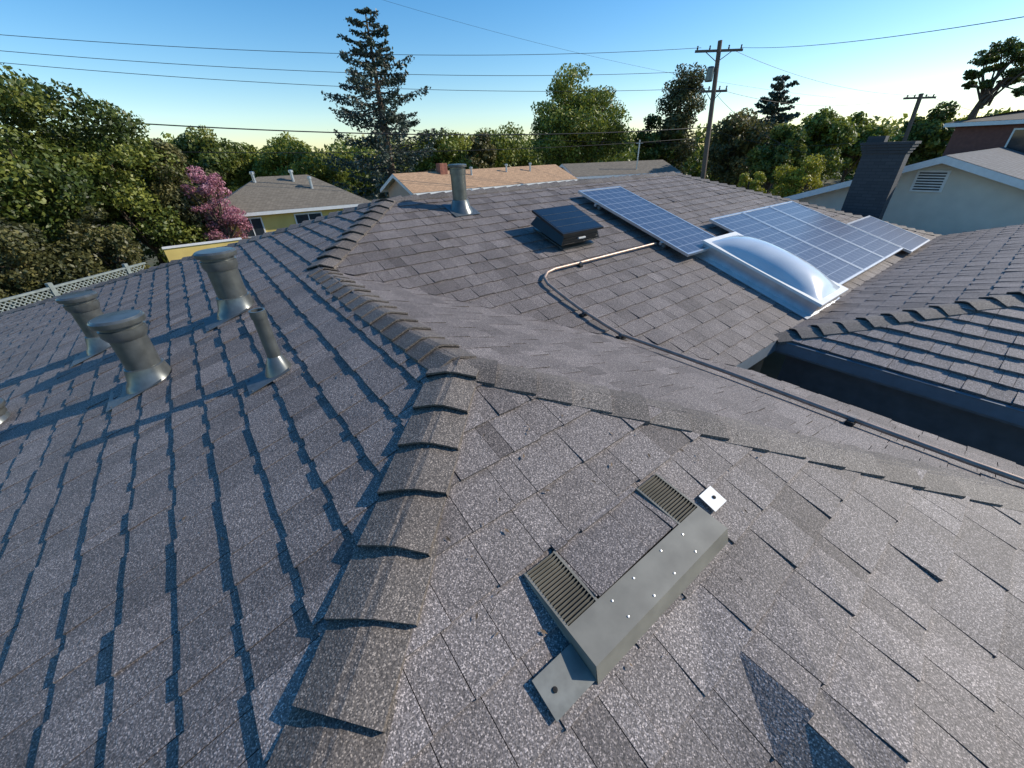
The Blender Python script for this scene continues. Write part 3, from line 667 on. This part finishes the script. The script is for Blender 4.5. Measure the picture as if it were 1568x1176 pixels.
e=empty('steel_mast',(27.4,20.2,GZ)); mb=MB(); tube(mb,[V((27.4,20.2,GZ)),V((27.4,20.2,.5))],.05,8); mb.box((27.4,20.2,.3),(.5,.05,.05),(cd,cn,UZ)); mb.build('mast',[ALU],e)
we=empty('overhead_wires',(10,25,3)); mb=MB()
def wire(p,q,sag,rad=.014,n=24):
    p=V(p);q=V(q); tube(mb,[p.lerp(q,i/n)+V((0,0,-4*sag*(i/n)*(1-i/n))) for i in range(n+1)],rad,5)
PT=onp(.06); PM=onp(.31); PL_=onp(.55)
# the three primary wires drop from the pole's lower arm level so they fan out to the left
for k,(w0,tt) in enumerate((((-4.7,29.63,4.74),.06),((-4.95,29.59,4.23),.20),((-5.08,29.57,3.85),.31))):
    wire(w0,onp(tt)+cd*(-1.0+.4*k)+V((0,0,.15)),.5,.011)
wire((-5.39,26.46,1.88),PL_,.55,.024); wire((-5.93,26.34,.75),onp(.62),.45,.014); wire((11.55,30.9,1.86),onp(.66),.3,.012)
wire(PT+cd*1.2+V((0,0,.1)),(15.94,1.41,2.23),.2,.009)
wire(PT+cd*.8,q1+V((0,0,-.1)),.5,.009); wire(PM+cd*.6,q1,.7,.009); wire(PL_,(23.28,5.83,0),.5,.009); wire(PM,(21.25,5.67,-.75),.6,.009)
wire(q1,(34.98,.98,.14),.2,.009); wire((11.67,27.64,7.57),(42.8,13.8,2.91),.6,.006)
mb.build('wires',[WIRE],we)
# ------------------------------------------------------------------ ground
gm,nt,b=newmat('ground_grass'); tc=N(nt,'ShaderNodeTexCoord'); n1=N(nt,'ShaderNodeTexNoise'); n1.inputs['Scale'].default_value=.25; n1.inputs['Detail'].default_value=6
rp=ramp(nt,[(.35,(.05,.07,.025)),(.55,(.10,.09,.05)),(.7,(.16,.14,.10))]); nt.links.new(tc.outputs['Object'],n1.inputs['Vector']); nt.links.new(n1.outputs['Fac'],rp.inputs['Fac']); nt.links.new(rp.outputs['Color'],b.inputs['Base Color']); b.inputs['Roughness'].default_value=.95
mb=MB(); mb.face([(-900,-900,GZ),(900,-900,GZ),(900,900,GZ),(-900,900,GZ)]); mb.build('ground',[gm])
# ------------------------------------------------------------------ light
EL=31; SA=-26
sd=V((math.cos(math.radians(EL))*math.cos(math.radians(SA)),math.cos(math.radians(EL))*math.sin(math.radians(SA)),math.sin(math.radians(EL))))
li=bpy.data.lights.new('sun','SUN'); li.energy=5.0; li.angle=math.radians(.5); li.color=(1,.91,.78)
lo=bpy.data.objects.new('sun',li); bpy.context.scene.collection.objects.link(lo); lo.rotation_euler=(-sd).to_track_quat('-Z','Y').to_euler()
w=bpy.data.worlds.new('World'); bpy.context.scene.world=w; w.use_nodes=True; nt=w.node_tree
sk=nt.nodes.new('ShaderNodeTexSky'); sk.sky_type='NISHITA'; sk.sun_disc=False; sk.sun_elevation=math.radians(EL); sk.sun_rotation=math.radians(90-SA); sk.air_density=1.0; sk.dust_density=.3; sk.ozone_density=2.2
hs=nt.nodes.new('ShaderNodeHueSaturation'); hs.inputs['Saturation'].default_value=1.4; hs.inputs['Value'].default_value=1.15
bg=nt.nodes['Background']; nt.links.new(sk.outputs[0],hs.inputs['Color']); nt.links.new(hs.outputs[0],bg.inputs[0]); bg.inputs[1].default_value=.15
# ------------------------------------------------------------------ camera
r=(0.7886717722325469,-0.6141865560448269,-0.027779669857081676); u=(0.33545119483839625,0.3920049287796782,0.8566239733359858); F=(0.5152371605048164,0.6849138706335522,-0.5151928359834789)
cam=bpy.data.cameras.new('camera'); co=bpy.data.objects.new('camera',cam); bpy.context.scene.collection.objects.link(co)
cam.sensor_width=36; cam.lens=13.561; cam.clip_start=.02; cam.clip_end=3000
co.matrix_world=Matrix(((r[0],u[0],-F[0],0),(r[1],u[1],-F[1],0),(r[2],u[2],-F[2],0),(0,0,0,1)))
bpy.context.scene.camera=co
sc=bpy.context.scene; sc.view_settings.view_transform='Standard'; sc.view_settings.look='None'; sc.view_settings.exposure=0
